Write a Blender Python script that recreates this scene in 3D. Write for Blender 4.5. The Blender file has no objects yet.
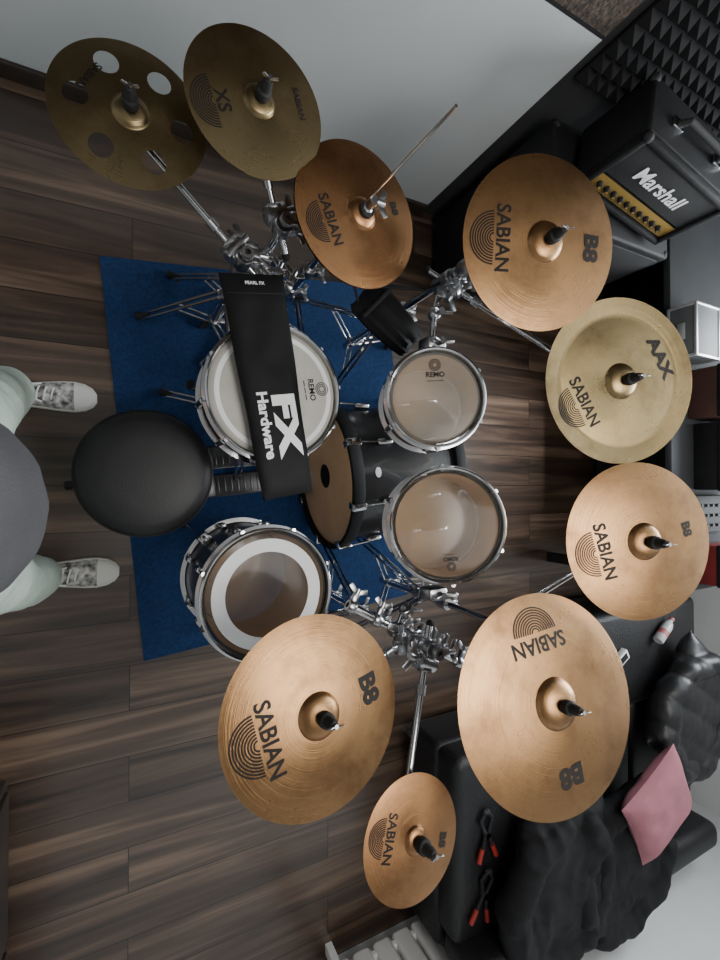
import bpy, bmesh, math, random
from mathutils import Vector, Matrix, noise
random.seed(4)
V=Vector
pi=math.pi
COL=bpy.context.scene.collection

# ------------------------------------------------------------------ materials
def mat(name, base, rough=.5, metal=0., var=0., vscale=6., bump=0., bscale=40., alpha=1., coat=0., base2=None, spec=.5, sheen=0.):
    m=bpy.data.materials.new(name); m.use_nodes=True
    nt=m.node_tree; N=nt.nodes; L=nt.links
    b=N['Principled BSDF']
    b.inputs['Base Color'].default_value=(*base,1)
    b.inputs['Roughness'].default_value=rough
    b.inputs['Metallic'].default_value=metal
    b.inputs['Specular IOR Level'].default_value=spec
    b.inputs['Coat Weight'].default_value=coat
    b.inputs['Sheen Weight'].default_value=sheen
    tc=N.new('ShaderNodeTexCoord')
    n=N.new('ShaderNodeTexNoise'); n.inputs['Scale'].default_value=vscale; n.inputs['Detail'].default_value=5
    L.new(tc.outputs['Object'],n.inputs['Vector'])
    r=N.new('ShaderNodeValToRGB')
    if base2 is None:
        base2=tuple(min(1,c*(1+var)) for c in base); lo=tuple(c*(1-var) for c in base)
    else: lo=base
    r.color_ramp.elements[0].color=(*lo,1); r.color_ramp.elements[1].color=(*base2,1)
    r.color_ramp.elements[0].position=.35; r.color_ramp.elements[1].position=.65
    L.new(n.outputs['Fac'],r.inputs['Fac']); L.new(r.outputs['Color'],b.inputs['Base Color'])
    if bump>0:
        n2=N.new('ShaderNodeTexNoise'); n2.inputs['Scale'].default_value=bscale; n2.inputs['Detail'].default_value=4
        L.new(tc.outputs['Object'],n2.inputs['Vector'])
        bp=N.new('ShaderNodeBump'); bp.inputs['Strength'].default_value=bump; bp.inputs['Distance'].default_value=.01
        L.new(n2.outputs['Fac'],bp.inputs['Height']); L.new(bp.outputs['Normal'],b.inputs['Normal'])
    if alpha<1:
        tr=N.new('ShaderNodeBsdfTransparent'); mx=N.new('ShaderNodeMixShader'); mx.inputs[0].default_value=alpha
        L.new(tr.outputs[0],mx.inputs[1]); L.new(b.outputs[0],mx.inputs[2]); L.new(mx.outputs[0],N['Material Output'].inputs[0])
    return m

def cymbal_mat(name, c1, c2, rough=.27, metal=.95, stain=(.085,.04,.018), stain_amt=.65):
    m=bpy.data.materials.new(name); m.use_nodes=True
    nt=m.node_tree; N=nt.nodes; L=nt.links; b=N['Principled BSDF']
    tc=N.new('ShaderNodeTexCoord'); sep=N.new('ShaderNodeSeparateXYZ'); cmb=N.new('ShaderNodeCombineXYZ')
    L.new(tc.outputs['Object'],sep.inputs[0]); L.new(sep.outputs[0],cmb.inputs[0]); L.new(sep.outputs[1],cmb.inputs[1])
    ln=N.new('ShaderNodeVectorMath'); ln.operation='LENGTH'; L.new(cmb.outputs[0],ln.inputs[0])
    n1=N.new('ShaderNodeTexNoise'); n1.noise_dimensions='1D'; n1.inputs['Scale'].default_value=520; n1.inputs['Detail'].default_value=3
    L.new(ln.outputs['Value'],n1.inputs['W'])
    oi=N.new('ShaderNodeObjectInfo'); av=N.new('ShaderNodeVectorMath'); av.operation='ADD'; L.new(tc.outputs['Object'],av.inputs[0]); L.new(oi.outputs['Location'],av.inputs[1])
    n2=N.new('ShaderNodeTexNoise'); n2.inputs['Scale'].default_value=8; n2.inputs['Detail'].default_value=9; n2.inputs['Roughness'].default_value=.68
    L.new(av.outputs[0],n2.inputs['Vector'])
    n3=N.new('ShaderNodeTexNoise'); n3.noise_dimensions='1D'; n3.inputs['Scale'].default_value=260; n3.inputs['Detail'].default_value=4; L.new(ln.outputs['Value'],n3.inputs['W'])
    mx=N.new('ShaderNodeMix'); mx.data_type='RGBA'
    mx.inputs[6].default_value=(*c1,1); mx.inputs[7].default_value=(*c2,1); L.new(n3.outputs['Fac'],mx.inputs[0])
    rp=N.new('ShaderNodeValToRGB'); rp.color_ramp.elements[0].position=.46; rp.color_ramp.elements[1].position=.74
    rp.color_ramp.elements[0].color=(0,0,0,1); rp.color_ramp.elements[1].color=(stain_amt,)*3+(1,)
    L.new(n2.outputs['Fac'],rp.inputs[0])
    mx2=N.new('ShaderNodeMix'); mx2.data_type='RGBA'; L.new(rp.outputs[0],mx2.inputs[0]); L.new(mx.outputs[2],mx2.inputs[6]); mx2.inputs[7].default_value=(*stain,1)
    L.new(mx2.outputs[2],b.inputs['Base Color'])
    mr=N.new('ShaderNodeMapRange'); mr.inputs['To Min'].default_value=rough-.08; mr.inputs['To Max'].default_value=rough+.14
    L.new(n2.outputs['Fac'],mr.inputs['Value']); L.new(mr.outputs[0],b.inputs['Roughness'])
    b.inputs['Metallic'].default_value=metal
    b.inputs['Anisotropic'].default_value=.75
    tg=N.new('ShaderNodeTangent'); tg.direction_type='RADIAL'; tg.axis='Z'; L.new(tg.outputs[0],b.inputs['Tangent'])
    bp=N.new('ShaderNodeBump'); bp.inputs['Strength'].default_value=.3; bp.inputs['Distance'].default_value=.001
    L.new(n1.outputs['Fac'],bp.inputs['Height']); L.new(bp.outputs['Normal'],b.inputs['Normal'])
    return m

def floor_mat():
    m=bpy.data.materials.new('walnut_laminate'); m.use_nodes=True
    nt=m.node_tree; N=nt.nodes; L=nt.links; b=N['Principled BSDF']
    tc=N.new('ShaderNodeTexCoord')
    br=N.new('ShaderNodeTexBrick'); br.offset=.37; br.offset_frequency=2
    br.inputs['Scale'].default_value=1; br.inputs['Brick Width'].default_value=1.25; br.inputs['Row Height'].default_value=.165
    br.inputs['Mortar Size'].default_value=.0018; br.inputs['Mortar Smooth'].default_value=.2
    br.inputs['Color1'].default_value=(0,0,0,1); br.inputs['Color2'].default_value=(1,1,1,1); br.inputs['Mortar'].default_value=(.5,.5,.5,1)
    L.new(tc.outputs['Object'],br.inputs['Vector'])
    mp=N.new('ShaderNodeMapping'); mp.inputs['Scale'].default_value=(.75,12,1); L.new(tc.outputs['Object'],mp.inputs[0])
    ad=N.new('ShaderNodeVectorMath'); ad.operation='MULTIPLY_ADD'; L.new(br.outputs['Color'],ad.inputs[0]); ad.inputs[1].default_value=(7,7,7); L.new(mp.outputs[0],ad.inputs[2])
    n=N.new('ShaderNodeTexNoise'); n.inputs['Scale'].default_value=1.2; n.inputs['Detail'].default_value=9; n.inputs['Roughness'].default_value=.58; n.inputs['Distortion'].default_value=.7
    L.new(ad.outputs[0],n.inputs['Vector'])
    rp=N.new('ShaderNodeValToRGB'); e=rp.color_ramp.elements
    e[0].position=.30; e[0].color=(.018,.0115,.0085,1); e[1].position=.74; e[1].color=(.185,.122,.082,1)
    x=rp.color_ramp.elements.new(.50); x.color=(.062,.039,.027,1)
    L.new(n.outputs['Fac'],rp.inputs[0])
    hs=N.new('ShaderNodeMix'); hs.data_type='RGBA'; hs.blend_type='MULTIPLY'; hs.inputs[0].default_value=1
    rp2=N.new('ShaderNodeValToRGB'); rp2.color_ramp.elements[0].color=(.62,.60,.58,1); rp2.color_ramp.elements[1].color=(1.25,1.25,1.25,1)
    L.new(br.outputs['Color'],rp2.inputs[0]); L.new(rp.outputs[0],hs.inputs[6]); L.new(rp2.outputs[0],hs.inputs[7])
    mo=N.new('ShaderNodeMix'); mo.data_type='RGBA'; L.new(br.outputs['Fac'],mo.inputs[0]); L.new(hs.outputs[2],mo.inputs[6]); mo.inputs[7].default_value=(.006,.004,.003,1)
    L.new(mo.outputs[2],b.inputs['Base Color'])
    b.inputs['Roughness'].default_value=.30; b.inputs['Specular IOR Level'].default_value=.7
    b.inputs['Coat Weight'].default_value=.4; b.inputs['Coat Roughness'].default_value=.2
    bp=N.new('ShaderNodeBump'); bp.inputs['Strength'].default_value=.12; bp.inputs['Distance'].default_value=.002
    L.new(n.outputs['Fac'],bp.inputs['Height']); L.new(bp.outputs['Normal'],b.inputs['Normal'])
    return m

CHROME=mat('chrome',(.58,.58,.59),.15,1.,.05)
STEEL=mat('steel',(.42,.42,.43),.28,1.,.08)
DKSTEEL=mat('dark_steel',(.09,.09,.095),.35,.8,.1)
BLACK=mat('black_lacquer',(.012,.012,.013),.3,0,.2,coat=.3)
MATTE=mat('matte_black',(.012,.012,.013),.7,0,.3,spec=.25)
RUBBER=mat('rubber',(.012,.012,.012),.8,0,.2)
WHITE=mat('white_plastic',(.78,.78,.76),.4,0,.04)
INK=mat('cymbal_ink',(.018,.015,.013),.55,0,.2,spec=.2)
WHITEINK=mat('white_ink',(.85,.85,.85),.6,0,.02)
MAPLE=mat('maple_ply',(.50,.31,.16),.5,0,.12,vscale=8)
BRONZE=cymbal_mat('b8_bronze',(.38,.215,.100),(.31,.170,.077))
HATB=cymbal_mat('hihat_bronze',(.36,.190,.087),(.29,.145,.064))
AAX=cymbal_mat('pale_bronze',(.345,.255,.125),(.29,.21,.10))
OLIVE=cymbal_mat('aged_bronze',(.26,.20,.105),(.21,.16,.08),stain_amt=.7)

# ------------------------------------------------------------------ mesh builder
class MB:
    def __init__(s): s.v=[]; s.f=[]; s.m=[]
    def add(s,vs,fs,m=0,M=None):
        o=len(s.v)
        for p in vs:
            p=V(p); s.v.append(M@p if M is not None else p)
        for f in fs: s.f.append(tuple(i+o for i in f)); s.m.append(m)
    def lathe(s,prof,m=0,seg=48,M=None,closed=False):
        vs=[];rings=[]
        for r,z in prof:
            if r<1e-6: rings.append([len(vs)]); vs.append((0,0,z))
            else:
                rings.append(list(range(len(vs),len(vs)+seg)))
                for i in range(seg):
                    a=2*pi*i/seg; vs.append((r*math.cos(a),r*math.sin(a),z))
        fs=[]
        pr=list(zip(rings[:-1],rings[1:]))
        if closed: pr.append((rings[-1],rings[0]))
        for A,B in pr:
            if len(A)==1 and len(B)==1: continue
            for i in range(seg):
                j=(i+1)%seg
                if len(A)==1: fs.append((A[0],B[i],B[j]))
                elif len(B)==1: fs.append((A[i],B[0],A[j]))
                else: fs.append((A[i],B[i],B[j],A[j]))
        s.add(vs,fs,m,M)
    def cyl(s,p0,p1,r0,r1=None,m=0,seg=14):
        p0=V(p0);p1=V(p1)
        if r1 is None:r1=r0
        d=p1-p0;L=d.length
        if L<1e-6:return
        s.lathe([(0,0),(r0,0),(r1,L),(0,L)],m,seg,frame(p0,d))
    def sph(s,c,r,m=0,sc=(1,1,1),seg=14,M=None):
        k=max(6,seg//2)
        pr=[(r*math.sin(pi*i/k),-r*math.cos(pi*i/k)) for i in range(k+1)]
        pr[0]=(0,-r);pr[-1]=(0,r)
        T=Matrix.Translation(V(c))
        if M is not None:T=T@M
        s.lathe(pr,m,seg,T@Matrix.Diagonal((*sc,1)))
    def tube(s,pts,r,m=0,seg=12):
        pts=[V(p) for p in pts]
        for a,b in zip(pts[:-1],pts[1:]): s.cyl(a,b,r,r,m,seg)
        for p in pts[1:-1]: s.sph(p,r,m,seg=seg)
    def box(s,c,size,m=0,M=None,bev=0.,seg=2):
        bm=bmesh.new(); bmesh.ops.create_cube(bm,size=1)
        for v in bm.verts: v.co=V((v.co.x*size[0],v.co.y*size[1],v.co.z*size[2]))
        if bev>0: bmesh.ops.bevel(bm,geom=list(bm.edges),offset=min(bev,min(size)*.45),segments=seg,profile=.5,affect='EDGES')
        bm.verts.ensure_lookup_table()
        vs=[v.co.copy() for v in bm.verts]; fs=[[v.index for v in f.verts] for f in bm.faces]; bm.free()
        T=Matrix.Translation(V(c))
        if M is not None: T=T@M
        s.add(vs,fs,m,T)
    def limb(s,pts,rad,m=0,seg=16):
        pts=[V(p) for p in pts]
        n=len(pts)
        for i in range(n-1):
            s.cyl(pts[i],pts[i+1],rad[i],rad[i+1],m,seg)
        for i in range(n): s.sph(pts[i],rad[i],m,seg=seg)
    def loft(s,rings,m=0):
        vs=[];n=len(rings[0])
        for R in rings: vs+=R
        fs=[]
        for k in range(len(rings)-1):
            for i in range(n):
                j=(i+1)%n; fs.append((k*n+i,k*n+j,(k+1)*n+j,(k+1)*n+i))
        fs.append(tuple(reversed(range(n)))); fs.append(tuple(range((len(rings)-1)*n,len(rings)*n)))
        s.add(vs,fs,m)
    def text(s,txt,size,m,M,bold=0.,fn=None,sx=1.):
        cu=bpy.data.curves.new('t','FONT'); cu.body=txt; cu.size=size; cu.offset=bold; cu.align_x='CENTER'; cu.align_y='CENTER'; cu.resolution_u=3
        ob=bpy.data.objects.new('t',cu); COL.objects.link(ob)
        dg=bpy.context.evaluated_depsgraph_get(); me=ob.evaluated_get(dg).to_mesh()
        vs=[M@V((v.co.x*sx,v.co.y,v.co.z)) for v in me.vertices]
        if fn: vs=[fn(p) for p in vs]
        fs=[tuple(p.vertices) for p in me.polygons]
        s.add(vs,fs,m)
        ob.evaluated_get(dg).to_mesh_clear(); bpy.data.objects.remove(ob); bpy.data.curves.remove(cu)
    def mesh(s,name,mats,recalc=True,angle=38):
        me=bpy.data.meshes.new(name); me.from_pydata([tuple(v) for v in s.v],[],s.f)
        for mm in mats: me.materials.append(mm)
        me.polygons.foreach_set('material_index',s.m)
        if recalc:
            bm=bmesh.new(); bm.from_mesh(me); bmesh.ops.recalc_face_normals(bm,faces=bm.faces); bm.to_mesh(me); bm.free()
        me.polygons.foreach_set('use_smooth',[True]*len(me.polygons))
        me.set_sharp_from_angle(angle=math.radians(angle)); me.update()
        return me
    def build(s,name,mats,M=None,parent=None,recalc=True,origin=None):
        if origin is not None:
            o=V(origin); s.v=[v-o for v in s.v]; M=Matrix.Translation(o)
        ob=bpy.data.objects.new(name,s.mesh(name,mats,recalc)); COL.objects.link(ob)
        if M is not None: ob.matrix_world=M
        if parent: ob.parent=parent
        return ob

def frame(p,n,xd=None):
    z=V(n).normalized()
    if xd is None: xd=V((1,0,0)) if abs(z.x)<.9 else V((0,1,0))
    x=V(xd); x=(x-z*x.dot(z)).normalized(); y=z.cross(x)
    M=Matrix((x,y,z)).transposed().to_4x4(); M.translation=V(p); return M

def rotz(a): return Matrix.Rotation(a,4,'Z')

def remeshed(mb,name,mats,voxel,amp=0.,nsc=8.,matfn=None,smooth=4,parent=None,foldfn=None):
    tmp=mb.build(name+'_src',mats)
    r=tmp.modifiers.new('r','REMESH'); r.mode='VOXEL'; r.voxel_size=voxel; r.use_smooth_shade=True
    sm=tmp.modifiers.new('s','SMOOTH'); sm.iterations=smooth; sm.factor=.5
    dg=bpy.context.evaluated_depsgraph_get(); dg.update()
    me=bpy.data.meshes.new_from_object(tmp.evaluated_get(dg))
    bpy.data.objects.remove(tmp)
    if amp>0:
        nn=[v.normal.copy() for v in me.vertices]
        for v,n_ in zip(me.vertices,nn):
            p=v.co*nsc
            d=noise.noise(p)+.5*noise.noise(p*2.3+V((5,2,1)))+ (1-abs(noise.noise(p*1.3+V((9,9,9)))*2))*.6
            if foldfn: d=foldfn(v.co,d)
            v.co+=n_*d*amp
    me.materials.clear()
    for mm in mats: me.materials.append(mm)
    for p in me.polygons:
        p.use_smooth=True
        p.material_index=matfn(p.center) if matfn else 0
    me.name=name
    ob=bpy.data.objects.new(name,me); COL.objects.link(ob)
    if parent: ob.parent=parent
    return ob

# ------------------------------------------------------------------ camera
T=math.radians(27)
H=1.86
F=V((math.sin(T),.012,-math.cos(T))).normalized(); R=V((math.cos(T),0,math.sin(T)))
U=(-F).cross(R)
cam=bpy.data.cameras.new('camera'); cam.sensor_fit='HORIZONTAL'; cam.sensor_width=36; cam.lens=22.5; cam.clip_start=.01
co=bpy.data.objects.new('camera',cam); COL.objects.link(co)
Mc=Matrix((R,U,-F)).transposed().to_4x4(); Mc.translation=V((0,0,H)); co.matrix_world=Mc
bpy.context.scene.camera=co

# ------------------------------------------------------------------ room
XW,XE,YS,YN,ZC=-1.5,3.35,-2.1,1.37,2.6
def simple(name,boxes,mats,bev=0.,origin=None):
    mb=MB()
    for b in boxes: mb.box(b[0],b[1],b[2] if len(b)>2 else 0,bev=bev)
    return mb.build(name,mats,origin=origin)
GREYW=mat('grey_wall_paint',(.44,.46,.46),.75,0,.03,vscale=2)
LIGHTW=mat('white_wall_paint',(.70,.71,.71),.8,0,.02)
DARKW=mat('charcoal_wall',(.018,.018,.019),.85,0,.2)
BROWN=mat('brown_cork',(.05,.035,.025),.9,0,.5,vscale=60,bump=.8,bscale=90)
CEIL=mat('ceiling_paint',(.72,.72,.71),.85,0,.02)
simple('floor',[((.925,-.365,-.05),(XE-XW+.2,YN-YS+.2,.1))],[floor_mat()],origin=(0,0,0))
simple('ceiling',[((.925,-.365,ZC+.05),(XE-XW+.2,YN-YS+.2,.1))],[CEIL])
simple('wall_north',[(((XW+1.285)/2,YN+.05,.49),(1.285-XW,.1,.98),0),(((XW+1.285)/2,YN+.05,.985),(1.285-XW,.1,.012),1),(((XW+1.285)/2,YN+.05,(ZC+.991)/2),(1.285-XW,.1,ZC-.991),2)],[GREYW,MATTE,BROWN])
simple('wall_northeast',[(((XE+1.285)/2,YN+.06,ZC/2),(XE-1.285,.1,ZC),0)],[DARKW])
simple('wall_south',[(((XW+XE)/2,YS-.05,ZC/2),(XE-XW+.2,.1,ZC),0)],[LIGHTW])
simple('wall_west',[((XW-.05,(YS+YN)/2,ZC/2),(.1,YN-YS,ZC),0)],[LIGHTW])
wy0,wy1,wz0,wz1=-.55,1.15,1.05,2.25
simple('wall_east',[((XE+.05,(YS+wy0)/2,ZC/2),(.1,wy0-YS,ZC)),((XE+.05,(YN+wy1)/2,ZC/2),(.1,YN-wy1,ZC),1),((XE+.05,(wy0+wy1)/2,wz0/2),(.1,wy1-wy0,wz0),1),((XE+.05,(wy0+wy1)/2,(wz1+ZC)/2),(.1,wy1-wy0,ZC-wz1))],[LIGHTW,DARKW])
mb=MB()
for y in (wy0+.03,(wy0+wy1)/2,wy1-.03): mb.box((XE+.05,y,(wz0+wz1)/2),(.06,.06,wz1-wz0),0,bev=.006)
for z in (wz0+.03,wz1-.03): mb.box((XE+.05,(wy0+wy1)/2,z),(.06,wy1-wy0,.06),0,bev=.006)
mb.box((XE-.03,(wy0+wy1)/2,wz0-.015),(.16,wy1-wy0+.1,.03),0,bev=.006)
mb.build('window_1',[WHITE])
simple('baseboard_north',[(((XW+1.285)/2,YN-.008,.035),(1.285-XW,.016,.07))],[mat('dark_baseboard',(.03,.02,.015),.5,0,.2)],bev=.004)
simple('baseboard_south',[((-.4,YS+.008,.035),(2.1,.016,.07))],[WHITE],bev=.004)
# acoustic foam
mb=MB(); px=.050
for i in range(38):
    for j in range(20):
        x=1.32+i*px; z=.86+j*px; y=YN-.006
        mb.add([(x,y,z),(x+px,y,z),(x+px,y,z+px),(x,y,z+px),(x+px/2,y-.040,z+px/2)],[(0,1,4),(1,2,4),(2,3,4),(3,0,4)],0)
mb.box((1.32+19*px,YN-.002,.86+10*px),(38*px,.010,20*px),0)
mb.build('acoustic_foam_panel',[mat('foam',(.014,.014,.015),.95,0,.2,spec=.2)])

# ------------------------------------------------------------------ rug
ang=math.radians(5.9)
RUG=mat('blue_carpet',(.003,.034,.120),.95,0,.25,vscale=90,bump=.5,bscale=400,sheen=.05)
mb=MB(); mb.box((0,0,.003),(1.2,1.483,.006),0,bev=.0025)
mb.box((0,.737,.0035),(1.2,.01,.008),0,bev=.002);mb.box((0,-.737,.0035),(1.2,.01,.008),0,bev=.002)
bl=V((.047,-.651,0)); tl=V((-.105,.8245,0)); ctr=(bl+tl)/2+V((math.cos(ang),math.sin(ang),0))*.6
mb.build('drum_rug',[RUG],Matrix.Translation(ctr)@rotz(ang))

# ------------------------------------------------------------------ cymbals
def cyprof(Rr,kind):
    rb=.235*Rr if kind!='china' else .22*Rr; hb=.10*Rr; hbow=.085*Rr
    def z(r):
        if r<rb: return hbow+hb*max(0,1-(r/rb)**2)**.62
        t=(r-rb)/(Rr-rb)
        if kind=='china':
            if t<.74: return hbow*(1-.9*t*t)
            return hbow*(1-.9*.74*.74)+.05*Rr*((t-.74)/.26)**.9
        return hbow*(1-.45*t-.55*t*t)
    return z,rb,hbow+hb
def cymbal(name,c,n,Rr,psi,m,kind='crash',label='SABIAN',opp='B8',th=.0014,bottom=False,ls=1.,om=1.):
    zf,rb,top=cyprof(Rr,kind); ph=.23
    mb=MB(); a=math.radians(psi)
    if kind=='holes':
        nr,nt_=64,288; r0=.006
        P=[(.66*Rr*math.cos(k*pi/3+ph),.66*Rr*math.sin(k*pi/3+ph)) for k in range(6)]; hr=.155*Rr
        vs=[];
        for i in range(nr+1):
            r=r0+(Rr-r0)*i/nr
            for j in range(nt_):
                t=2*pi*j/nt_; vs.append([r*math.cos(t),r*math.sin(t)])
        fs=[]
        for i in range(nr):
            for j in range(nt_):
                q=(i*nt_+j,(i+1)*nt_+j,(i+1)*nt_+(j+1)%nt_,i*nt_+(j+1)%nt_)
                cx=sum(vs[k][0] for k in q)/4; cy=sum(vs[k][1] for k in q)/4
                if any((cx-p[0])**2+(cy-p[1])**2<hr*hr for p in P): continue
                fs.append(q)
        cnt={}
        for f in fs:
            for k in f: cnt[k]=cnt.get(k,0)+1
        used=set(cnt)
        for k in used:
            if cnt[k]<4:
                for p in P:
                    d=math.hypot(vs[k][0]-p[0],vs[k][1]-p[1])
                    if d<hr*1.25 and d>0: vs[k][0]=p[0]+(vs[k][0]-p[0])*hr/d; vs[k][1]=p[1]+(vs[k][1]-p[1])*hr/d
        mp={k:i for i,k in enumerate(sorted(used))}
        v3=[(vs[k][0],vs[k][1],zf(math.hypot(*vs[k]))) for k in sorted(used)]
        f3=[tuple(mp[k] for k in f) for f in fs]
        mb.add(v3,f3,0)
    else:
        rs=[.006]+[rb*i/10 for i in range(1,11)]+[rb+(Rr-rb)*i/26 for i in range(1,27)]
        pr=[(r,zf(r)) for r in rs]
        mb.lathe(pr+[(r,z-th) for r,z in reversed(pr)],0,112,closed=True)
        if bottom:
            mb.lathe([(r,-zf(r)-.006) for r in rs],0,96)
    def prj(p): r=math.hypot(p.x,p.y); return V((p.x,p.y,zf(r)+.0009))
    TM=Matrix(((0,-1,0,0),(1,0,0,0),(0,0,1,0),(0,0,0,1)))
    if label:
        xt=.54*Rr; sz=.235*Rr*ls
        mb.text(label,sz,1,(Matrix.Translation((xt,0,0)) if kind!='holes' else rotz(ph-pi/6)@Matrix.Translation((.60*Rr,0,0)))@TM,bold=.022*sz,fn=prj,sx=.95)
        if kind!='holes':
          for k in range(9):
            r1=.04*Rr+k*.030*Rr; r2=r1+.017*Rr; n_=24
            vs=[];fs=[]
            for i in range(n_+1):
                t=-pi/2+pi*i/n_
                for rr in (r1,r2): vs.append(prj(V((xt+.105*Rr+rr*math.cos(t)*.95*ls,rr*math.sin(t)*ls,0))))
            for i in range(n_): fs.append((2*i,2*i+1,2*i+3,2*i+2))
            mb.add(vs,fs,1)
    if opp:
        sz=.29*Rr*om
        mb.text(opp,sz,1,Matrix.Translation((-.64*Rr,0,0))@TM,bold=.045*sz,fn=prj,sx=1.05)
    mb.build(name,[m,INK],frame(c,n,(math.cos(a),math.sin(a),0)),recalc=True)
    return top

CY={}
def addc(key,name,c,n,Rr,psi,m,**k):
    top=cymbal(name,c,n,Rr,psi,m,**k); CY[key]=(V(c),V(n).normalized(),top,Rr)
addc('A','effects_cymbal',(-.004,.80,.775),(-.02,-.02,1),.155,164,OLIVE,kind='holes',label='SABIAN',opp=None,ls=.6)
addc('B','splash_cymbal',(.245,.841,.88),(.054,-.08,.995),.1545,200,OLIVE,label='XS',opp='SABIAN',om=.42,ls=1.1)
addc('C','hi_hat_cymbals',(.513,.685,.846),(.11,-.05,.993),.178,205,HATB,bottom=True,om=.6,ls=.9)
addc('D','crash_cymbal',(.881,.583,1.094),(-.243,-.13,.962),.203,183,BRONZE)
addc('E','china_cymbal',(1.204,.287,1.068),(-.297,-.05,.953),.226,209,AAX,kind='china',opp='AAX',ls=.85,om=.85)
addc('F','crash_cymbal',(1.170,-.143,1.151),(-.33,.03,.944),.203,192,BRONZE,om=.6,ls=.95)
addc('G','ride_cymbal',(.898,-.518,1.099),(-.125,.2,.972),.252,98,BRONZE,ls=.85,om=.85)
addc('H','crash_cymbal',(.351,-.482,.965),(.059,.16,.985),.202,192,BRONZE)
addc('I','splash_cymbal',(.558,-.777,1.02),(.072,.17,.98),.127,160,HATB,om=.75)

# ------------------------------------------------------------------ stands
def wing(mb,p,ax,s=1.):
    M=frame(p,ax); s*=1.2
    mb.lathe([(0,-.008*s),(.007*s,-.008*s),(.007*s,.008*s),(0,.008*s)],1,10,M)
    for sg in (-1,1):
        mb.box((0,0,0),(.024*s,.004*s,.012*s),1,M@Matrix.Translation((sg*.014*s,0,.005*s))@Matrix.Rotation(-sg*.5,4,'Y'),bev=.0015)
def clamp(mb,p,r=.02,h=.035,ax=(0,0,1)):
    M=frame(p,ax)
    mb.lathe([(.008,-h/2),(r,-h/2),(r+.002,-h/2+.004),(r+.002,h/2-.004),(r,h/2),(.008,h/2)],1,18,M)
    mb.box((0,0,0),(.024,.018,h*.7),1,M@Matrix.Translation((r+.008,0,0)),bev=.003)
    wing(mb,M@V((r+.026,0,0)),M.to_3x3()@V((1,0,0)))
def tripod(mb,b,zt=.40,zb=.17,rad=.27,rot=0.):
    x,y=b
    clamp(mb,(x,y,zt),.019,.04); clamp(mb,(x,y,zb),.018,.028)
    for k in range(3):
        a=rot+k*2*pi/3
        d=V((math.cos(a),math.sin(a),0)); s_=V((-d.y,d.x,0))
        ft=V((x,y,.028))+d*rad; top=V((x,y,zt))+d*.022
        for o in (-.010,.010):
            mb.tube([top+s_*o,ft+s_*o],.0052,0,8)
            mid=top.lerp(ft,.52); mb.tube([V((x,y,zb))+d*.02+s_*o,mid+s_*o],.0042,0,8)
        mb.cyl(ft+V((0,0,.014))-d*.02,ft+d*.02-V((0,0,.006)),.012,.014,2,12)
        mb.sph(ft+d*.012-V((0,0,.006)),.0155,2,seg=10)
def tilter(mb,c,n,top):
    e=c-n*.012
    mb.cyl(e-n*.028,c+n*(top+.05),.004,.004,0,8)
    mb.lathe([(0,-.006),(.018,-.006),(.018,.004),(0,.004)],2,16,frame(c+n*(top-.016),n))
    mb.lathe([(0,0),(.013,0),(.0165,.005),(.0165,.022),(.012,.026),(.0115,.040),(.008,.052),(0,.052)],2,16,frame(c+n*top,n))
    wing(mb,c+n*(top+.055),n,.55)
    q=e-n*.030
    mb.sph(q,.015,0); mb.lathe([(0,-.016),(.016,-.016),(.016,.016),(0,.016)],0,14,frame(q,n.cross(V((.3,1,.1)))))
    return q
def stand(name,b,ztop,keys,rot=0.,arms=(),rad=.27,bars=()):
    mb=MB(); x,y=b
    tripod(mb,b,rot=rot,rad=rad)
    mb.cyl((x,y,.11),(x,y,.56),.0145,.0145,0,16); clamp(mb,(x,y,.56),.020,.045)
    mb.cyl((x,y,.56),(x,y,ztop+.02),.0115,.0115,0,14)
    for i,k in enumerate(keys):
        c,n,top,Rr=CY[k]
        q=tilter(mb,c,n,top)
        pv=V((x,y,ztop-.085*i))
        off=(q-pv); off.z=0
        if off.length>1e-3: off=off.normalized()*.034
        pv2=pv+off
        clamp(mb,pv,.022,.045,(0,0,1)); clamp(mb,pv+V((0,0,.04)),.016,.016)
        d=(q-pv2).normalized()
        side=d.cross(V((0,0,1))).normalized()
        mb.cyl(pv2-side*.026,pv2+side*.026,.025,.025,1,20); mb.cyl(pv2-side*.03,pv2+side*.03,.015,.015,0,16)
        wing(mb,pv2+side*.042,side,1.3)
        mb.box(pv2+d*.012,(.034,.034,.030),1,frame((0,0,0),d),bev=.006)
        mb.cyl(pv2-d*.10,q,.0088,.0076,0,12)
        mb.sph(pv2-d*.10,.012,2,seg=10); mb.cyl(pv2+d*.06,pv2+d*.085,.013,.013,1,12)
    for (p0,p1) in arms:
        p0=V(p0);p1=V(p1)
        clamp(mb,(x,y,p0.z),.022,.04)
        mid=V((p1.x,p1.y,p0.z))*.5+p0*.5+V((0,0,.02))
        mb.tube([p0,mid,p1],.0095,0); mb.sph(mid,.020,1); wing(mb,mid+V((0,0,.026)),(0,0,1),1.2)
        mb.box(p1,(.06,.035,.055),1,bev=.008); wing(mb,p1+V((0,0,.038)),(0,0,1),1.2)
    for (p0,p1) in bars:
        p0=V(p0);p1=V(p1);mb.cyl(p0,p1,.0115,.0115,0); dd=(p1-p0).normalized()
        for t in (.0,.22,.48,.75,1.): clamp(mb,p0.lerp(p1,t),.016,.024,dd)
        clamp(mb,(x,y,p0.lerp(p1,.5).z),.024,.045)
    return mb.build(name,[CHROME,STEEL,RUBBER],origin=(x,y,0))
stand('cymbal_stand',(.345,.665),.74,['B'],rot=.5,rad=.24)
stand('cymbal_stand',(.265,.60),.66,['A'],rot=.95,rad=.23,bars=[((.24,.64,.60),(.40,.57,.62))])
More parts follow.
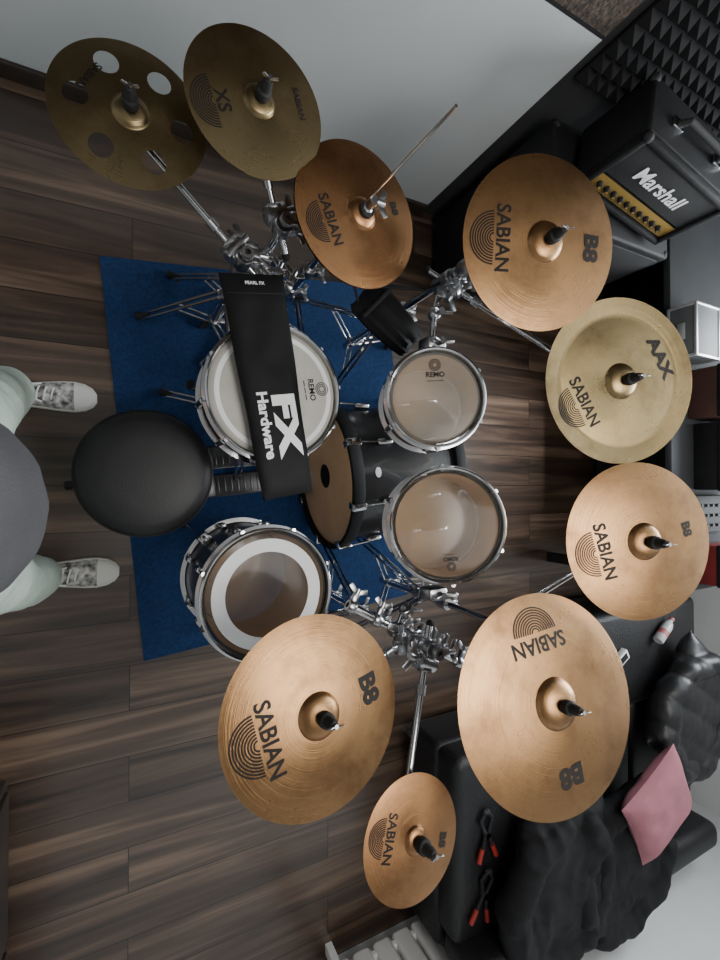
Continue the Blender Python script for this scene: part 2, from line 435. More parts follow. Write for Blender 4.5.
stand('cymbal_stand',(.82,.60),.90,['D','E'],rot=.2,arms=[((.82,.60,.78),(.745,.39,.84))])
stand('cymbal_stand',(.72,-.44),.86,['I','H'],rot=-.5,arms=[((.72,-.44,.69),(.755,-.300,.83))],bars=[((.545,-.335,.735),(.905,-.545,.755))])
stand('cymbal_stand',(1.0,-.42),.93,['G','F'],rot=.0)

# hi-hat stand with pedal
mb=MB(); c,n,top,Rr=CY['C']; x,y=c.x-.01,c.y+.006
tripod(mb,(x,y),zt=.34,zb=.10,rad=.25,rot=1.3)
mb.cyl((x,y,.03),(x,y,.50),.0145,m=0,seg=16); clamp(mb,(x,y,.50),.020,.045)
mb.cyl((x,y,.50),(x,y,c.z-.03),.0115,m=0); mb.lathe([(0,0),(.022,0),(.024,.008),(0,.008)],2,18,frame((x,y,c.z-.035),n))
mb.cyl((x,y,c.z-.03),(c.x+.005,c.y-.002,1.225),.0034,m=0,seg=8)
mb.lathe([(0,0),(.013,0),(.013,.012),(.009,.016),(.009,.034),(.012,.036),(.012,.046),(0,.046)],1,16,frame(c+n*top,(0,0,1)))
wing(mb,c+n*top+V((.018,0,.04)),(1,0,0),1.1)
mb.lathe([(0,-.012),(.02,-.012),(.02,.0),(0,.0)],2,18,frame(c+n*(top+.008),n))
pa=3.95; pd=V((math.cos(pa),math.sin(pa),0)); p0=V((x,y,0))
Mp=frame(p0+pd*.19+V((0,0,.045)),(pd*.16+V((0,0,1))).normalized(),pd)
mb.box((0,0,0),(.26,.085,.010),3,Mp,bev=.004)
for i in range(8): mb.box((0,0,0),(.006,.07,.004),2,Mp@Matrix.Translation((-.1+i*.028,0,.007)),bev=.001)
mb.box(p0+pd*.31+V((0,0,.014)),(.06,.09,.02),1,rotz(pa),bev=.004)
mb.box(p0+V((0,0,.02)),(.07,.11,.02),1,rotz(pa),bev=.004)
mb.cyl(p0+pd*.02+V((0,0,.03)),p0+pd*.07+V((0,0,.085)),.006,m=0)
mb.build('hi_hat_stand',[CHROME,STEEL,RUBBER,DKSTEEL],origin=(x,y,0))

# ------------------------------------------------------------------ drums
def drum(name,c,n,r,depth,head,headb,shell,nl,xd=(1,0,0),extra=None,inner=None):
    mb=MB()
    mb.lathe([(r,-.010),(r,-depth+.010)],0,72); mb.lathe([(r-.007,-.006),(r-.007,-depth+.006)],3,72)
    mb.lathe([(0,0),(r*.5,0),(r-.014,0),(r-.004,-.003),(r+.003,-.012)],2,72)
    mb.lathe([(0,-depth),(r-.012,-depth),(r+.003,-depth+.012)],4,72)
    hp=[(r+.003,-.022),(r+.003,.010),(r+.007,.014),(r+.011,.012),(r+.0085,.008),(r+.0085,-.012),(r+.017,-.014),(r+.017,-.020)]
    mb.lathe(hp,1,72,closed=True); mb.lathe([(a,-depth-b) for a,b in hp],1,72,closed=True)
    for k in range(nl):
        a=2*pi*(k+.5)/nl; M=rotz(a)
        def T_(x,z): return M@V((x,0,z))
        dd=depth
        hh=min(.05,dd*.25)
        mb.cyl(T_(r+.013,.008),T_(r+.013,-hh-.02),.0030,m=1,seg=8); mb.cyl(T_(r+.013,.006),T_(r+.013,-.010),.006,m=1,seg=8)
        mb.cyl(T_(r+.013,-dd-.006),T_(r+.013,-dd+hh+.02),.0030,m=1,seg=8); mb.cyl(T_(r+.013,-dd-.004),T_(r+.013,-dd+.010),.006,m=1,seg=8)
        if dd<.2:
            mb.box((0,0,0),(.02,.018,dd-2*hh+.01),1,M@Matrix.Translation((r+.010,0,-dd/2)),bev=.006,seg=3)
        else:
            for zz in (-hh-.03,-dd+hh+.03):
                mb.box((0,0,0),(.02,.018,.045),1,M@Matrix.Translation((r+.010,0,zz)),bev=.006,seg=3)
    if extra: extra(mb,r)
    return mb.build(name,[shell,CHROME,head,inner or MAPLE,headb,WHITEINK,INK],frame(c,n,xd))
COATED=mat('coated_head',(.50,.48,.43),.55,0,.07,vscale=12)
CLEAR=mat('clear_head',(.55,.50,.42),.10,0,.08,alpha=.10,spec=1.)
CLEARB=mat('resonant_head',(.42,.28,.15),.15,0,.14,alpha=.72)
FROST=mat('frosted_head',(.52,.48,.41),.25,0,.06,vscale=12,alpha=.32)
TAN=mat('tan_head',(.85,.52,.28),.35,0,.08)
BLKHEAD=mat('black_head',(.012,.012,.012),.3)
def logo(mb,r,f=.62,s=1.):
    y=r*f
    mb.text('REMO',.019*s,6,Matrix.Translation((0,y,.001)),bold=.0005)
    for k in range(3): 
        mb.lathe([((.006+k*.004)*s,.0008),((.008+k*.004)*s,.0008)],6,26,Matrix.Translation((0,y+.026*s,0)))
    for k in (-1,0,1): mb.box((k*.016*s,y-.016*s,.0008),(.013*s,.002*s,.0004),6)
def ex_snare(mb,r):
    mb.lathe([(r-.026,.0006),(r-.013,.0006)],5,72)
    logo(mb,r,.60,1.2)
drum('snare_drum',(.347,.250,.678),(0,0,1),.1735,.14,COATED,COATED,STEEL,10,xd=(.17,-1,0),extra=ex_snare)
def ex_floor(mb,r):
    mb.lathe([(.117,.0012),(.153,.0012)],5,90)
ftc=V((.340,-.300,0))
ft=drum('floor_tom',(ftc.x,ftc.y,.636),(0.02,.0,1),.174,.35,CLEAR,CLEARB,BLACK,8,extra=ex_floor)
mb=MB()
for a in (.75*pi,1.42*pi,.1*pi):
    d=V((math.cos(a),math.sin(a),0)); c=ftc
    mb.tube([c+d*.205+V((0,0,.50)),c+d*.205+V((0,0,.16)),c+d*.235+V((0,0,.02))],.0055,0); mb.cyl(c+d*.235+V((0,0,.03)),c+d*.24+V((0,0,.001)),.012,.014,1)
    mb.box(c+d*.195+V((0,0,.42)),(.04,.035,.05),0,rotz(a),bev=.008)
lg=mb.build('legs',[CHROME,RUBBER]); lg.parent=ft; lg.matrix_parent_inverse=ft.matrix_world.inverted()
drum('rack_tom',(.720,.2325,.891),(-.40,-.02,.916),.1215,.17,FROST,CLEARB,BLACK,6,xd=(1,.05,0),extra=lambda mb,r:logo(mb,r,.5))
drum('rack_tom',(.768,-.1076,.877),(-.427,.05,.904),.148,.19,CLEAR,CLEARB,BLACK,6,xd=(-1,-.05,0),extra=lambda mb,r:logo(mb,r,.62,.8))

# bass drum
ax=V((math.cos(ang),math.sin(ang),0)); bc=V((.643,.034,.285)); r=.254; dp=.46
Mb=frame(bc,-ax,(0,0,1))
mb=MB()
mb.lathe([(r,-.01),(r,-dp+.01)],0,80); mb.lathe([(0,-.012),(r-.01,-.012),(r+.004,-.014)],2,80); mb.lathe([(0,-dp+.012),(r-.01,-dp+.012),(r+.004,-dp+.014)],3,80)
for z0,z1 in ((-.038,.004),(-dp-.004,-dp+.038)):
    mb.lathe([(r+.006,z0),(r+.020,z0),(r+.022,z0+.004),(r+.022,z1-.004),(r+.020,z1),(r+.006,z1)],4,80,closed=True)
for k in range(8):
    a=2*pi*(k+.5)/8; M=rotz(a)
    for s_,z in ((1,0),(-1,-dp)):
        mb.box((0,0,0),(.012,.026,.052),1,M@Matrix.Translation((r+.026,0,z-s_*.016)),bev=.004)
        mb.box((0,0,0),(.03,.024,.008),1,M@Matrix.Translation((r+.014,0,z+s_*.008)),bev=.003)
        mb.cyl(M@V((r+.024,0,z-s_*.03)),M@V((r+.02,0,z-s_*.12)),.0035,m=1,seg=8)
        mb.box((0,0,0),(.022,.022,.06),1,M@Matrix.Translation((r+.012,0,z-s_*.14)),bev=.008,seg=3)
mb.lathe([(0,.002),(.016,.002),(.016,0)],5,30,Matrix.Translation((r,0,-.10))@Matrix.Rotation(pi/2,4,'Y')@Matrix.Diagonal((.7,1.1,1,1)))
mb.lathe([(.045,-.0112),(.0,-.0112)],4,30)
for s_ in (1,-1):
    a=s_*2.05
    p=V((math.cos(a)*r,math.sin(a)*r,-dp+.10))
    pw=Mb@p; mb.box(p,(.04,.04,.05),1,rotz(a),bev=.006)
    sd=(Mb.to_3x3()@V((0,math.sin(a),0))).normalized()
    e=V(pw)+sd*.10+ax*.10; e.z=.018
    mb.cyl(p,Mb.inverted()@e,.007,m=1); mb.sph(Mb.inverted()@e,.014,4,seg=10)
mb.build('bass_drum',[BLACK,CHROME,TAN,BLKHEAD,MATTE,WHITEINK],Mb)

# bass pedal
mb=MB(); pc=bc-ax*.02; pc.z=0.004; sd=V((-ax.y,ax.x,0))
def P(u,v,z): return pc-ax*u+sd*v+V((0,0,z))
Ma=rotz(ang)
for o_ in (0,.11):
    def PP(u,v,z): return P(u,v+o_,z)
    mb.box(PP(.20,0,.010),(.34,.088,.008),4,Ma,bev=.002)
    Mf=frame(PP(.21,0,.055),(V((0,0,1))-ax*.22),ax)
    mb.box((0,0,0),(.27,.08,.009),4,Mf,bev=.003)
    for i in range(10):
        mb.box((0,0,0),(.006,.060,.004),4,Mf@Matrix.Translation((-.11+i*.025,0,.006)),bev=.001)
    mb.box(PP(.36,0,.025),(.06,.085,.03),4,Ma,bev=.005)
    for s_ in (-1,1): mb.tube([PP(.05,s_*.05,.012),PP(.04,s_*.048,.13)],.008,0)
    mb.cyl(PP(.04,-.055,.13),PP(.04,.055,.13),.008,m=0)
    mb.lathe([(0,-.008),(.03,-.008),(.03,.008),(0,.008)],1,24,frame(PP(.04,0,.13),sd))
for o_ in (-.018,.018):
    mb.cyl(P(.04,o_,.13),P(.10,o_,.30),.004,m=0); mb.cyl(P(.075,o_,.30),P(.125,o_,.30),.015,.016,3,18)
mb.box(P(.0,0,.03),(.05,.07,.02),1,Ma,bev=.003)
mb.build('bass_drum_pedal',[CHROME,STEEL,RUBBER,WHITE,DKSTEEL])

# snare stand
mb=MB(); sx,sy=.347,.250
tripod(mb,(sx,sy),zt=.30,zb=.12,rad=.25,rot=2.75)
mb.cyl((sx,sy,.09),(sx,sy,.36),.0135,m=0); clamp(mb,(sx,sy,.36)); mb.cyl((sx,sy,.36),(sx,sy,.47),.0105,m=0)
for k in range(3):
    a=.9+k*2*pi/3; d=V((math.cos(a),math.sin(a),0)); b=V((sx,sy,.465))
    mb.tube([b,b+d*.15,b+d*.202+V((0,0,.045)),b+d*.204+V((0,0,.085))],.0055,0); mb.cyl(b+d*.204+V((0,0,.05)),b+d*.204+V((0,0,.09)),.010,m=2)
mb.build('snare_stand',[CHROME,STEEL,RUBBER],origin=(sx,sy,0))

# throne
mb=MB(); tx,ty=.040,.034
SEAT=mat('seat_vinyl',(.010,.010,.011),.48,0,.2,bump=.10,bscale=260,spec=.4)
mb.lathe([(0,.505),(.09,.504),(.14,.499),(.165,.490),(.175,.476),(.1775,.462),(.176,.435),(.170,.425),(.0,.420)],3,72)
mb.lathe([(.1765,.463),(.1795,.4615),(.1765,.460)],3,72,closed=True)
mb.v=[v+V((tx,ty,0)) for v in mb.v]
mb.cyl((tx,ty,.10),(tx,ty,.42),.0155,m=0,seg=18); mb.lathe([(0,0),(.07,0),(.05,.02),(0,.02)],1,24,frame((tx,ty,.40),(0,0,1)))
tripod(mb,(tx,ty),zt=.32,zb=.12,rad=.22,rot=-.9)
mb.build('drum_throne',[CHROME,STEEL,RUBBER,SEAT],origin=(tx,ty,0))

# ------------------------------------------------------------------ hardware bag on the snare
mb=MB(); n_=36; L_=.580
def bagw(u): return .084-.015*(u+1)/2
def bagv(u,v,s_):
    w=bagw(u)
    e=max(0,(1-u**8))*max(0,(1-abs(v)**5))
    z=s_*.015*e**.6
    z+=.003*noise.noise(V((u*5,v*1.5,s_)))*e
    return V((u*L_/2,v*w*(1-.015*math.sin(u*7)),z))
vs=[];fs=[]
for s_ in (1,-1):
    o=len(vs)
    for i in range(n_+1):
        for j in range(n_+1): vs.append(bagv(-1+2*i/n_,-1+2*j/n_,s_))
    for i in range(n_):
        for j in range(n_): fs.append((o+i*(n_+1)+j,o+(i+1)*(n_+1)+j,o+(i+1)*(n_+1)+j+1,o+i*(n_+1)+j+1))
mb.add(vs,fs,0)
def bz(p): 
    u=max(-1,min(1,p.x/(L_/2))); w=bagw(u)
    return V((p.x,p.y,bagv(u,max(-1,min(1,p.y/w)),1).z+.0028))
mb.text('FX',.080,1,Matrix.Translation((.100,.020,0)),bold=.0045,fn=bz,sx=1.65)
mb.text('Hardware',.038,1,Matrix.Translation((.100,-.033,0)),bold=.0013,fn=bz,sx=1.12)
mb.text('PEARL FX',.012,1,Matrix.Translation((-.262,0,0))@rotz(pi/2),bold=.0003,fn=bz)
mb.box((-.236,0,.013),(.004,.150,.006),2,bev=.002)
BAGM=mat('nylon_bag',(.0055,.0055,.006),.62,0,.2,bump=.08,bscale=200,spec=.22)
dl=V((.097,-.555,0))
mb.build('hardware_bag',[BAGM,WHITEINK,MATTE],frame((.324,.258,.7085),(0,0,1),dl),recalc=True)

# stick bag hanging from the tom/cymbal stand
mb=MB()
Mt=frame((.665,.485,.73),(-.35,-.1,.93),(.75,-.65,0))
rings=[]
for x_,w_,h_ in ((-.10,.050,.016),(-.085,.060,.026),(-.02,.062,.034),(.05,.056,.032),(.095,.048,.024),(.105,.040,.014)):
    rings.append([Mt@V((x_+.004*math.sin(5*i),w_*math.cos(2*pi*i/24),h_*math.sin(2*pi*i/24)*(1+.15*math.sin(3*i)))) for i in range(24)])
mb.loft(rings,0)
mb.tube([Mt@V((-.09,.03,.01)),Mt@V((-.13,.01,.03)),V((.75,.56,.80)),V((.815,.60,.80))],.004,1,8)
mb.tube([Mt@V((-.09,-.03,.01)),Mt@V((-.13,-.01,.03)),V((.75,.56,.80))],.004,1,8)
mb.box((0,0,0),(.012,.11,.006),1,Mt@Matrix.Translation((-.05,0,.033)),bev=.002)
mb.build('stick_bag',[BAGM,MATTE])

# ------------------------------------------------------------------ amp, cabinet, desk
TOLEX=mat('black_tolex',(.009,.009,.010),.6,0,.2,bump=.3,bscale=350,spec=.28)
GRILLE=mat('grille_cloth',(.012,.012,.013),.8,0,.3,vscale=200,bump=.4,bscale=500)
GOLD=mat('gold_panel',(.45,.29,.08),.4,.6,.05)
mb=MB(); w_,d_,h_=.50,.225,.265
x0,x1,y0,y1,z0,z1=0,w_,0,d_,0,h_
cx,cy,cz=w_/2,d_/2,h_/2
mb.box((cx,cy+.01,cz),(w_,d_-.02,h_),0,bev=.014,seg=3)
mb.box((cx,y0+.012,z1-.012),(w_,.036,.024),0,bev=.008); mb.box((cx,y0+.012,z0+.012),(w_,.036,.024),0,bev=.008)
for xx in (x0+.012,x1-.012): mb.box((xx,y0+.012,cz),(.024,.036,h_),0,bev=.008)
mb.box((cx,y0+.012,z0+.062),(w_-.05,.012,.064),2,bev=.002)
mb.box((cx,y0+.012,z0+.172),(w_-.05,.012,.143),1,bev=.002)
mb.box((cx,y0+.006,z0+.097),(w_-.05,.006,.004),5); mb.box((cx,y0+.006,z1-.024),(w_-.05,.006,.004),5)
for k in range(10):
    kx=x0+.06+k*.0395
    mb.cyl((kx,y0+.008,z0+.060),(kx,y0-.014,z0+.060),.011,.009,3,16); mb.cyl((kx,y0-.013,z0+.060),(kx,y0-.0145,z0+.060),.006,.006,2,12)
MT=Matrix.Translation((cx-.01,y0+.003,z0+.165))@Matrix.Rotation(pi/2,4,'X')
mb.text('Marshall',.076,4,MT,bold=.0016)
mb.tube([(cx-.12,cy,z1+.004),(cx-.10,cy,z1+.034),(cx+.10,cy,z1+.034),(cx+.12,cy,z1+.004)],.011,3)
for s_ in (-1,1): mb.box((cx+s_*.12,cy,z1+.004),(.05,.038,.016),5,bev=.004)
for xx in (x0+.012,x1-.012):
    for yy in (y0+.008,y1-.012): mb.sph((xx,yy,z1-.010),.018,3)
for xx in (x0+.04,x1-.04):
    for yy in (y0+.04,y1-.04): mb.cyl((xx,yy,-.014),(xx,yy,.003),.014,m=3)
mb.build('guitar_amplifier',[TOLEX,GRILLE,GOLD,RUBBER,WHITEINK,CHROME],Matrix.Translation((1.425,1.085,.770))@rotz(math.radians(-11)))
mb=MB() 
mb.box((1.70,1.150,.39),(.70,.36,.72),0,bev=.012,seg=3); mb.box((1.70,.971,.39),(.64,.012,.66),1,bev=.003)
for xx in (1.37,2.03):
    for yy in (.99,1.31):
        mb.sph((xx,yy,.735),.020,2); mb.cyl((xx,yy,0),(xx,yy,.035),.02,m=2)
mb.box((1.345,1.155,.45),(.012,.16,.05),3,bev=.004)
mb.build('speaker_cabinet',[TOLEX,GRILLE,RUBBER,STEEL])
DESKM=mat('desk_laminate',(.030,.031,.033),.75,0,.08,spec=.2)
mb=MB(); mb.box((2.66,.44,.705),(1.08,1.84,.03),0,bev=.004)
for xx in (2.2,3.12):
    for yy in (-.42,.6,1.3): mb.box((xx,yy,.345),(.05,.05,.69),1,bev=.004)
mb.box((2.56,.44,.36),(.02,1.7,.6),1)
mb.build('studio_desk',[DESKM,MATTE])
ALU=mat('aluminium',(.58,.59,.60),.35,.7,.04)
mb=MB(); cx,cy,cz=2.18,.655,.7805
mb.box((cx,cy,cz),(.18,.22,.11),1,bev=.003)
for sx_ in (-1,1):
    for sy_ in (-1,1): mb.box((cx+sx_*.088,cy+sy_*.108,cz),(.012,.012,.114),0,bev=.003)
    for sz_ in (-1,1):
        mb.box((cx+sx_*.088,cy,cz+sz_*.053),(.012,.22,.012),0,bev=.003); mb.box((cx,cy+sx_*.108,cz+sz_*.053),(.18,.012,.012),0,bev=.003)
mb.box((cx-.095,cy,cz),(.008,.07,.03),0,bev=.003)
mb.build('flight_case',[ALU,mat('case_panel',(.10,.105,.11),.6,0,.1)])
def carton(name,c,s,m,lid):
    mb=MB(); mb.box(c,s,0,bev=.006); mb.box((c[0],c[1],c[2]+s[2]/2-.01),(s[0]+.008,s[1]+.008,.03),1,bev=.004); mb.box((c[0],c[1],c[2]+s[2]/2+.006),(s[0]*.5,.02,.006),1,bev=.002)
    mb.build(name,[m,lid])
REDM=mat('red_fabric',(.16,.010,.010),.7,0,.2); BRNM=mat('brown_box',(.06,.022,.016),.7,0,.3)
carton('storage_box',(2.40,.41,.79),(.30,.22,.14),BRNM,MATTE)
carton('storage_box',(2.42,.13,.78),(.26,.30,.12),MATTE,MATTE)
carton('toolbox',(2.42,-.36,.77),(.20,.18,.10),REDM,MATTE)
GREYP=mat('grey_knob',(.05,.05,.05),.7,spec=.2)
mb=MB(); mb.box((2.36,-.13,.742),(.30,.17,.04),0,bev=.008)
for i in range(5):
    for j in range(3): mb.cyl((2.26+i*.045,-.18+j*.045,.761),(2.26+i*.045,-.18+j*.045,.772),.007,m=1,seg=10)
mb.build('audio_mixer',[MATTE,GREYP])

# ------------------------------------------------------------------ sofa & things
LEATH=mat('black_leather',(.010,.010,.011),.45,0,.2,bump=.25,bscale=120,spec=.4)
mb=MB()
mb.box((2.01,-1.53,.19),(1.70,.86,.22),0,bev=.03,seg=3)
for i in range(3): mb.box((1.44+i*.565,-1.48,.355),(.56,.76,.15),0,bev=.045,seg=4)
for i in range(3): mb.box((1.44+i*.565,-1.89,.44),(.56,.14,.24),0,bev=.05,seg=4)
mb.box((2.39,-.89,.19),(.92,.48,.22),0,bev=.03,seg=3); mb.box((2.39,-.87,.37),(.92,.50,.17),0,bev=.045,seg=4)
for xx in (1.22,2.1,2.8):
    for yy in (-1.2,-1.90): mb.cyl((xx,yy,0),(xx,yy,.09),.02,.026,1)
for xx in (2.0,2.8): mb.cyl((xx,-.71,0),(xx,-.71,.09),.02,.026,1)
mb.build('sofa',[LEATH,STEEL])

def pillowmesh(mb,c,sx,sy,h,rot,m=0,tilt=(0,0),n_=22,wr=0.):
    M=Matrix.Translation(V(c))@rotz(rot)@Matrix.Rotation(tilt[0],4,'X')@Matrix.Rotation(tilt[1],4,'Y')
    vs=[];fs=[]
    for s_ in (1,-1):
        o=len(vs)
        for i in range(n_+1):
            for j in range(n_+1):
                u=-1+2*i/n_; v=-1+2*j/n_
                pin=1-.07*(1-u*u)*(abs(v)**3); pin2=1-.07*(1-v*v)*(abs(u)**3)
                e=((1-u**4)*(1-v**4))**.55
                z=s_*h/2*e+wr*e*noise.noise(V((u*2.5,v*2.5,s_)))
                vs.append((u*sx/2*pin2,v*sy/2*pin,z))
        for i in range(n_):
            for j in range(n_):
                q=(o+i*(n_+1)+j,o+(i+1)*(n_+1)+j,o+(i+1)*(n_+1)+j+1,o+i*(n_+1)+j+1); fs.append(q if s_>0 else q[::-1])
    mb.add(vs,fs,m,M)
mb=MB(); pillowmesh(mb,(2.13,-1.44,.645),.40,.40,.12,.55,tilt=(.10,-.06),n_=34,wr=.008)
mb.build('throw_pillow',[mat('pink_fabric',(.33,.125,.15),.85,0,.08,bump=.2,bscale=200)])
PUFF=mat('puffer_nylon',(.010,.010,.011),.40,0,.2,bump=.1,bscale=60)
CLOTH=mat('black_cloth',(.008,.008,.009),.8,0,.3,bump=.2,bscale=200,spec=.25)
def jacket(name,c,rot,m,puffy,seed,sc=1.,slv=1.):
    mb=MB(); M=Matrix.Translation(V(c))@rotz(rot)@Matrix.Scale(sc,4)
    def tp(x,y,z): return M@V((x,y,z))
    pillowmesh(mb,c,.66*sc,.50*sc,.15*sc,rot)
    for s_ in (-1,1):
        pts=[tp(-.24,s_*.19,.02),tp(-.08,s_*.26,.02),tp(.12,s_*.22,.045),tp(.24,s_*.08,.065)]
        mb.limb(pts,[.066,.060,.054,.046],0,18)
    mb.limb([tp(-.28,-.11,.035),tp(-.33,0,.05),tp(-.28,.11,.035)],[.045,.05,.045])
    inv=M.inverted()
    def fold(co_,d):
        q=inv@co_
        if puffy: return 1.5*abs(math.sin(q.x*24+q.y*3+seed))**.6+.5*d+.5*noise.noise(q*22)
        w=noise.noise(q*4+V((seed,0,0)))
        rd=1-abs(noise.noise(V((q.x*5,q.y*13,q.z*5))+V((seed,w,0))))*3
        r2=1-abs(noise.noise(V((q.x*18,q.y*9,q.z*9))+V((0,seed,w))))*3
        return .4*d+.8*rd+.6*r2
    return remeshed(mb,name,[m],.010,.0070,7,foldfn=fold,smooth=7)
jacket('puffer_jacket',(2.58,-1.14,.550),.9,PUFF,True,1,.95)
jacket('folded_jacket',(2.02,-1.70,.535),.3,CLOTH,False,2)
jacket('folded_jacket',(1.60,-1.64,.530),1.35,CLOTH,False,3,.98)
# water bottle
mb=MB(); Mx=frame((2.42,-.80,.484),(.8,.6,0))
mb.lathe([(0,0),(.022,0),(.026,.006),(.026,.10),(.021,.125),(.011,.14),(.011,.15),(0,.15)],0,24,Mx); mb.lathe([(.0265,.04),(.0265,.07)],1,24,Mx); mb.lathe([(0,.148),(.013,.148),(.013,.162),(0,.162)],1,18,Mx)
mb.build('water_bottle',[mat('bottle_plastic',(.45,.45,.45),.3,0,.1),mat('pink_label',(.4,.12,.12),.5)])
mb=MB(); mb.box((2.14,-.84,.472),(.08,.05,.03),0,rotz(.5),bev=.004); mb.box((2.14,-.84,.4885),(.05,.03,.002),1,rotz(.5)); mb.build('tissue_pack',[WHITE,MATTE])
# spring clamps on sofa
ORG=mat('red_grip',(.28,.02,.012),.5)
def sclamp(c,rot):
    mb=MB(); M=Matrix.Translation(V(c))@rotz(rot)
    for s_ in (-1,1):
        mb.tube([M@V((-.10,s_*.045,0)),M@V((0,s_*.006,0)),M@V((.06,s_*.03,0)),M@V((.09,s_*.004,0))],.008,0,10)
        mb.cyl(M@V((-.10,s_*.045,0)),M@V((-.05,s_*.026,0)),.011,.010,1,12); mb.sph(M@V((.09,s_*.006,0)),.012,3)
    mb.cyl(M@V((0,0,-.012)),M@V((0,0,.012)),.012,m=2)
    mb.build('spring_clamp',[MATTE,ORG,CHROME,RUBBER])
sclamp((1.285,-1.66,.446),1.3); sclamp((1.30,-1.42,.446),1.6)
# radiator
mb=MB()
for i in range(7): mb.box((.80+i*.1,-2.045,.42),(.088,.06,.66),0,bev=.018,seg=3)
mb.box((1.10,-2.045,.13),(.7,.045,.03),0,bev=.008); mb.box((1.10,-2.045,.71),(.7,.045,.03),0,bev=.008)
mb.box((.79,-2.045,.05),(.03,.045,.10),0);mb.box((1.41,-2.045,.05),(.03,.045,.10),0)
mb.build('radiator',[WHITE])
# dark sideboard (left)
mb=MB(); mb.box((-.68,-1.45,.36),(.66,1.0,.66),0,bev=.01); mb.box((-.68,-1.45,.70),(.69,1.03,.025),0,bev=.005)
for i in range(2): mb.box((-.345,-1.70+i*.5,.36),(.014,.46,.58),0,bev=.004); mb.cyl((-.34,-1.52+i*.14,.36),(-.32,-1.52+i*.14,.36),.01,m=1)
for xx in (-.98,-.38):
    for yy in (-1.9,-1.0): mb.cyl((xx,yy,0),(xx,yy,.04),.02,m=1)
mb.build('sideboard',[mat('dark_cabinet',(.03,.022,.018),.5,0,.2),STEEL])

# ------------------------------------------------------------------ person
person=bpy.data.objects.new('person',None); COL.objects.link(person); person.location=(-.30,0,0)
def pp(ob): ob.parent=person; ob.matrix_parent_inverse=Matrix.Translation((.30,0,0))
SHIRT=mat('grey_tshirt',(.055,.055,.060),.9,0,.1,bump=.3,bscale=300)
JEANS=mat('pale_mint_jeans',(.47,.56,.49),.85,0,.06,vscale=30,bump=.3,bscale=350)
SKIN=mat('skin',(.62,.40,.30),.5,0,.05); HAIR=mat('hair',(.05,.03,.02),.7,0,.3)
mb=MB()
BY=-.032
def ell(cx,cy,z,rx,ry,n_=28): return [V((cx+rx*math.cos(2*pi*i/n_),cy+BY+ry*math.sin(2*pi*i/n_),z)) for i in range(n_)]
mb.loft([ell(-.30,0,.84,.10,.150),ell(-.30,0,.90,.120,.166),ell(-.29,0,.98,.135,.162),ell(-.256,0,1.07,.150,.152),ell(-.258,0,1.15,.142,.155),ell(-.275,0,1.26,.130,.172),ell(-.285,0,1.36,.122,.190),ell(-.29,0,1.43,.100,.185),ell(-.29,0,1.48,.07,.11)])
for s_,ank,kn in ((1,(-.345,.30,.10),(-.30,.205,.50)),(-1,(-.262,-.295,.10),(-.265,-.240,.50))):
    hp=V((-.30,BY+s_*.090,.90)); kn=V(kn); ank=V(ank)
    mb.limb([hp,hp.lerp(kn,.5),kn,kn.lerp(ank,.35),kn.lerp(ank,.75),ank],[.100,.086,.068,.068,.066,.068],0,20)
    sh=V((-.29,BY+s_*.195,1.43)); el=V((-.20,BY+s_*.42,1.57)); wr=V((-.11,s_*.215,1.765))
    mb.limb([sh,sh.lerp(el,.5),el,el.lerp(wr,.35),wr],[.062,.052,.040,.039,.027],0,16)
mb.limb([V((-.29,BY,1.46)),V((-.262,0,1.57))],[.062,.056])
def mf(c):
    r_=math.hypot(c.x+.29,c.y-BY)
    if c.z<.93: return 1
    if c.z>1.49 and r_<.12: return 2
    if abs(c.y-BY)>.335 or (c.z>1.62): return 2
    return 0
def foldp(co_,d):
    if co_.z<.93: return d+.9*math.sin(co_.z*42+3*noise.noise(co_*9))*(1 if co_.z<.35 else .4)
    if abs(co_.y-BY)>.33: return 0
    return d*1.1
body=remeshed(mb,'body',[SHIRT,JEANS,SKIN],.012,.0048,9,matfn=mf,smooth=6,foldfn=foldp); pp(body)
# head
hc=V((-.235,0,1.66)); Mh=Matrix.Translation(hc)@Matrix.Rotation(math.radians(32),4,'Y')
mb=MB(); I3=Mh.to_3x3().to_4x4()
mb.sph(Mh@V((0,0,.02)),.092,0,(1.02,.82,1.1),24,I3); mb.sph(Mh@V((.02,0,-.05)),.065,0,(1,.85,1.1),20,I3); mb.sph(Mh@V((.05,0,-.09)),.03,0,(1,1.1,.8),16,I3)
mb.limb([Mh@V((.088,0,.015)),Mh@V((.104,0,-.025))],[.010,.015]); mb.sph(Mh@V((.095,.011,-.03)),.010); mb.sph(Mh@V((.095,-.011,-.03)),.010)
mb.limb([Mh@V((.078,-.02,-.062)),Mh@V((.086,0,-.06)),Mh@V((.078,.02,-.062))],[.006,.009,.006])
for s_ in (-1,1):
    mb.sph(Mh@V((-.005,s_*.078,-.005)),.03,0,(.7,.3,1.1),14,I3); mb.limb([Mh@V((.082,s_*.014,.032)),Mh@V((.074,s_*.045,.036))],[.009,.007])
mb.limb([V((-.262,0,1.55)),Mh@V((-.01,0,-.05))],[.055,.055])
hd=remeshed(mb,'head',[SKIN],.006,0,smooth=3); pp(hd)
mb=MB()
for s_ in (-1,1):
    mb.sph(Mh@V((.080,s_*.032,.012)),.0125,0,seg=16); mb.sph(Mh@V((.0885,s_*.032,.012)),.0058,1,seg=12)
    mb.limb([Mh@V((.093,s_*.016,.034)),Mh@V((.083,s_*.046,.038))],[.004,.003],2,8)
mb.limb([Mh@V((.088,-.022,-.0625)),Mh@V((.0945,0,-.061)),Mh@V((.088,.022,-.0625))],[.002,.0028,.002],3,8)
pp(mb.build('face_features',[WHITE,MATTE,HAIR,mat('lips',(.45,.18,.15),.5)]))
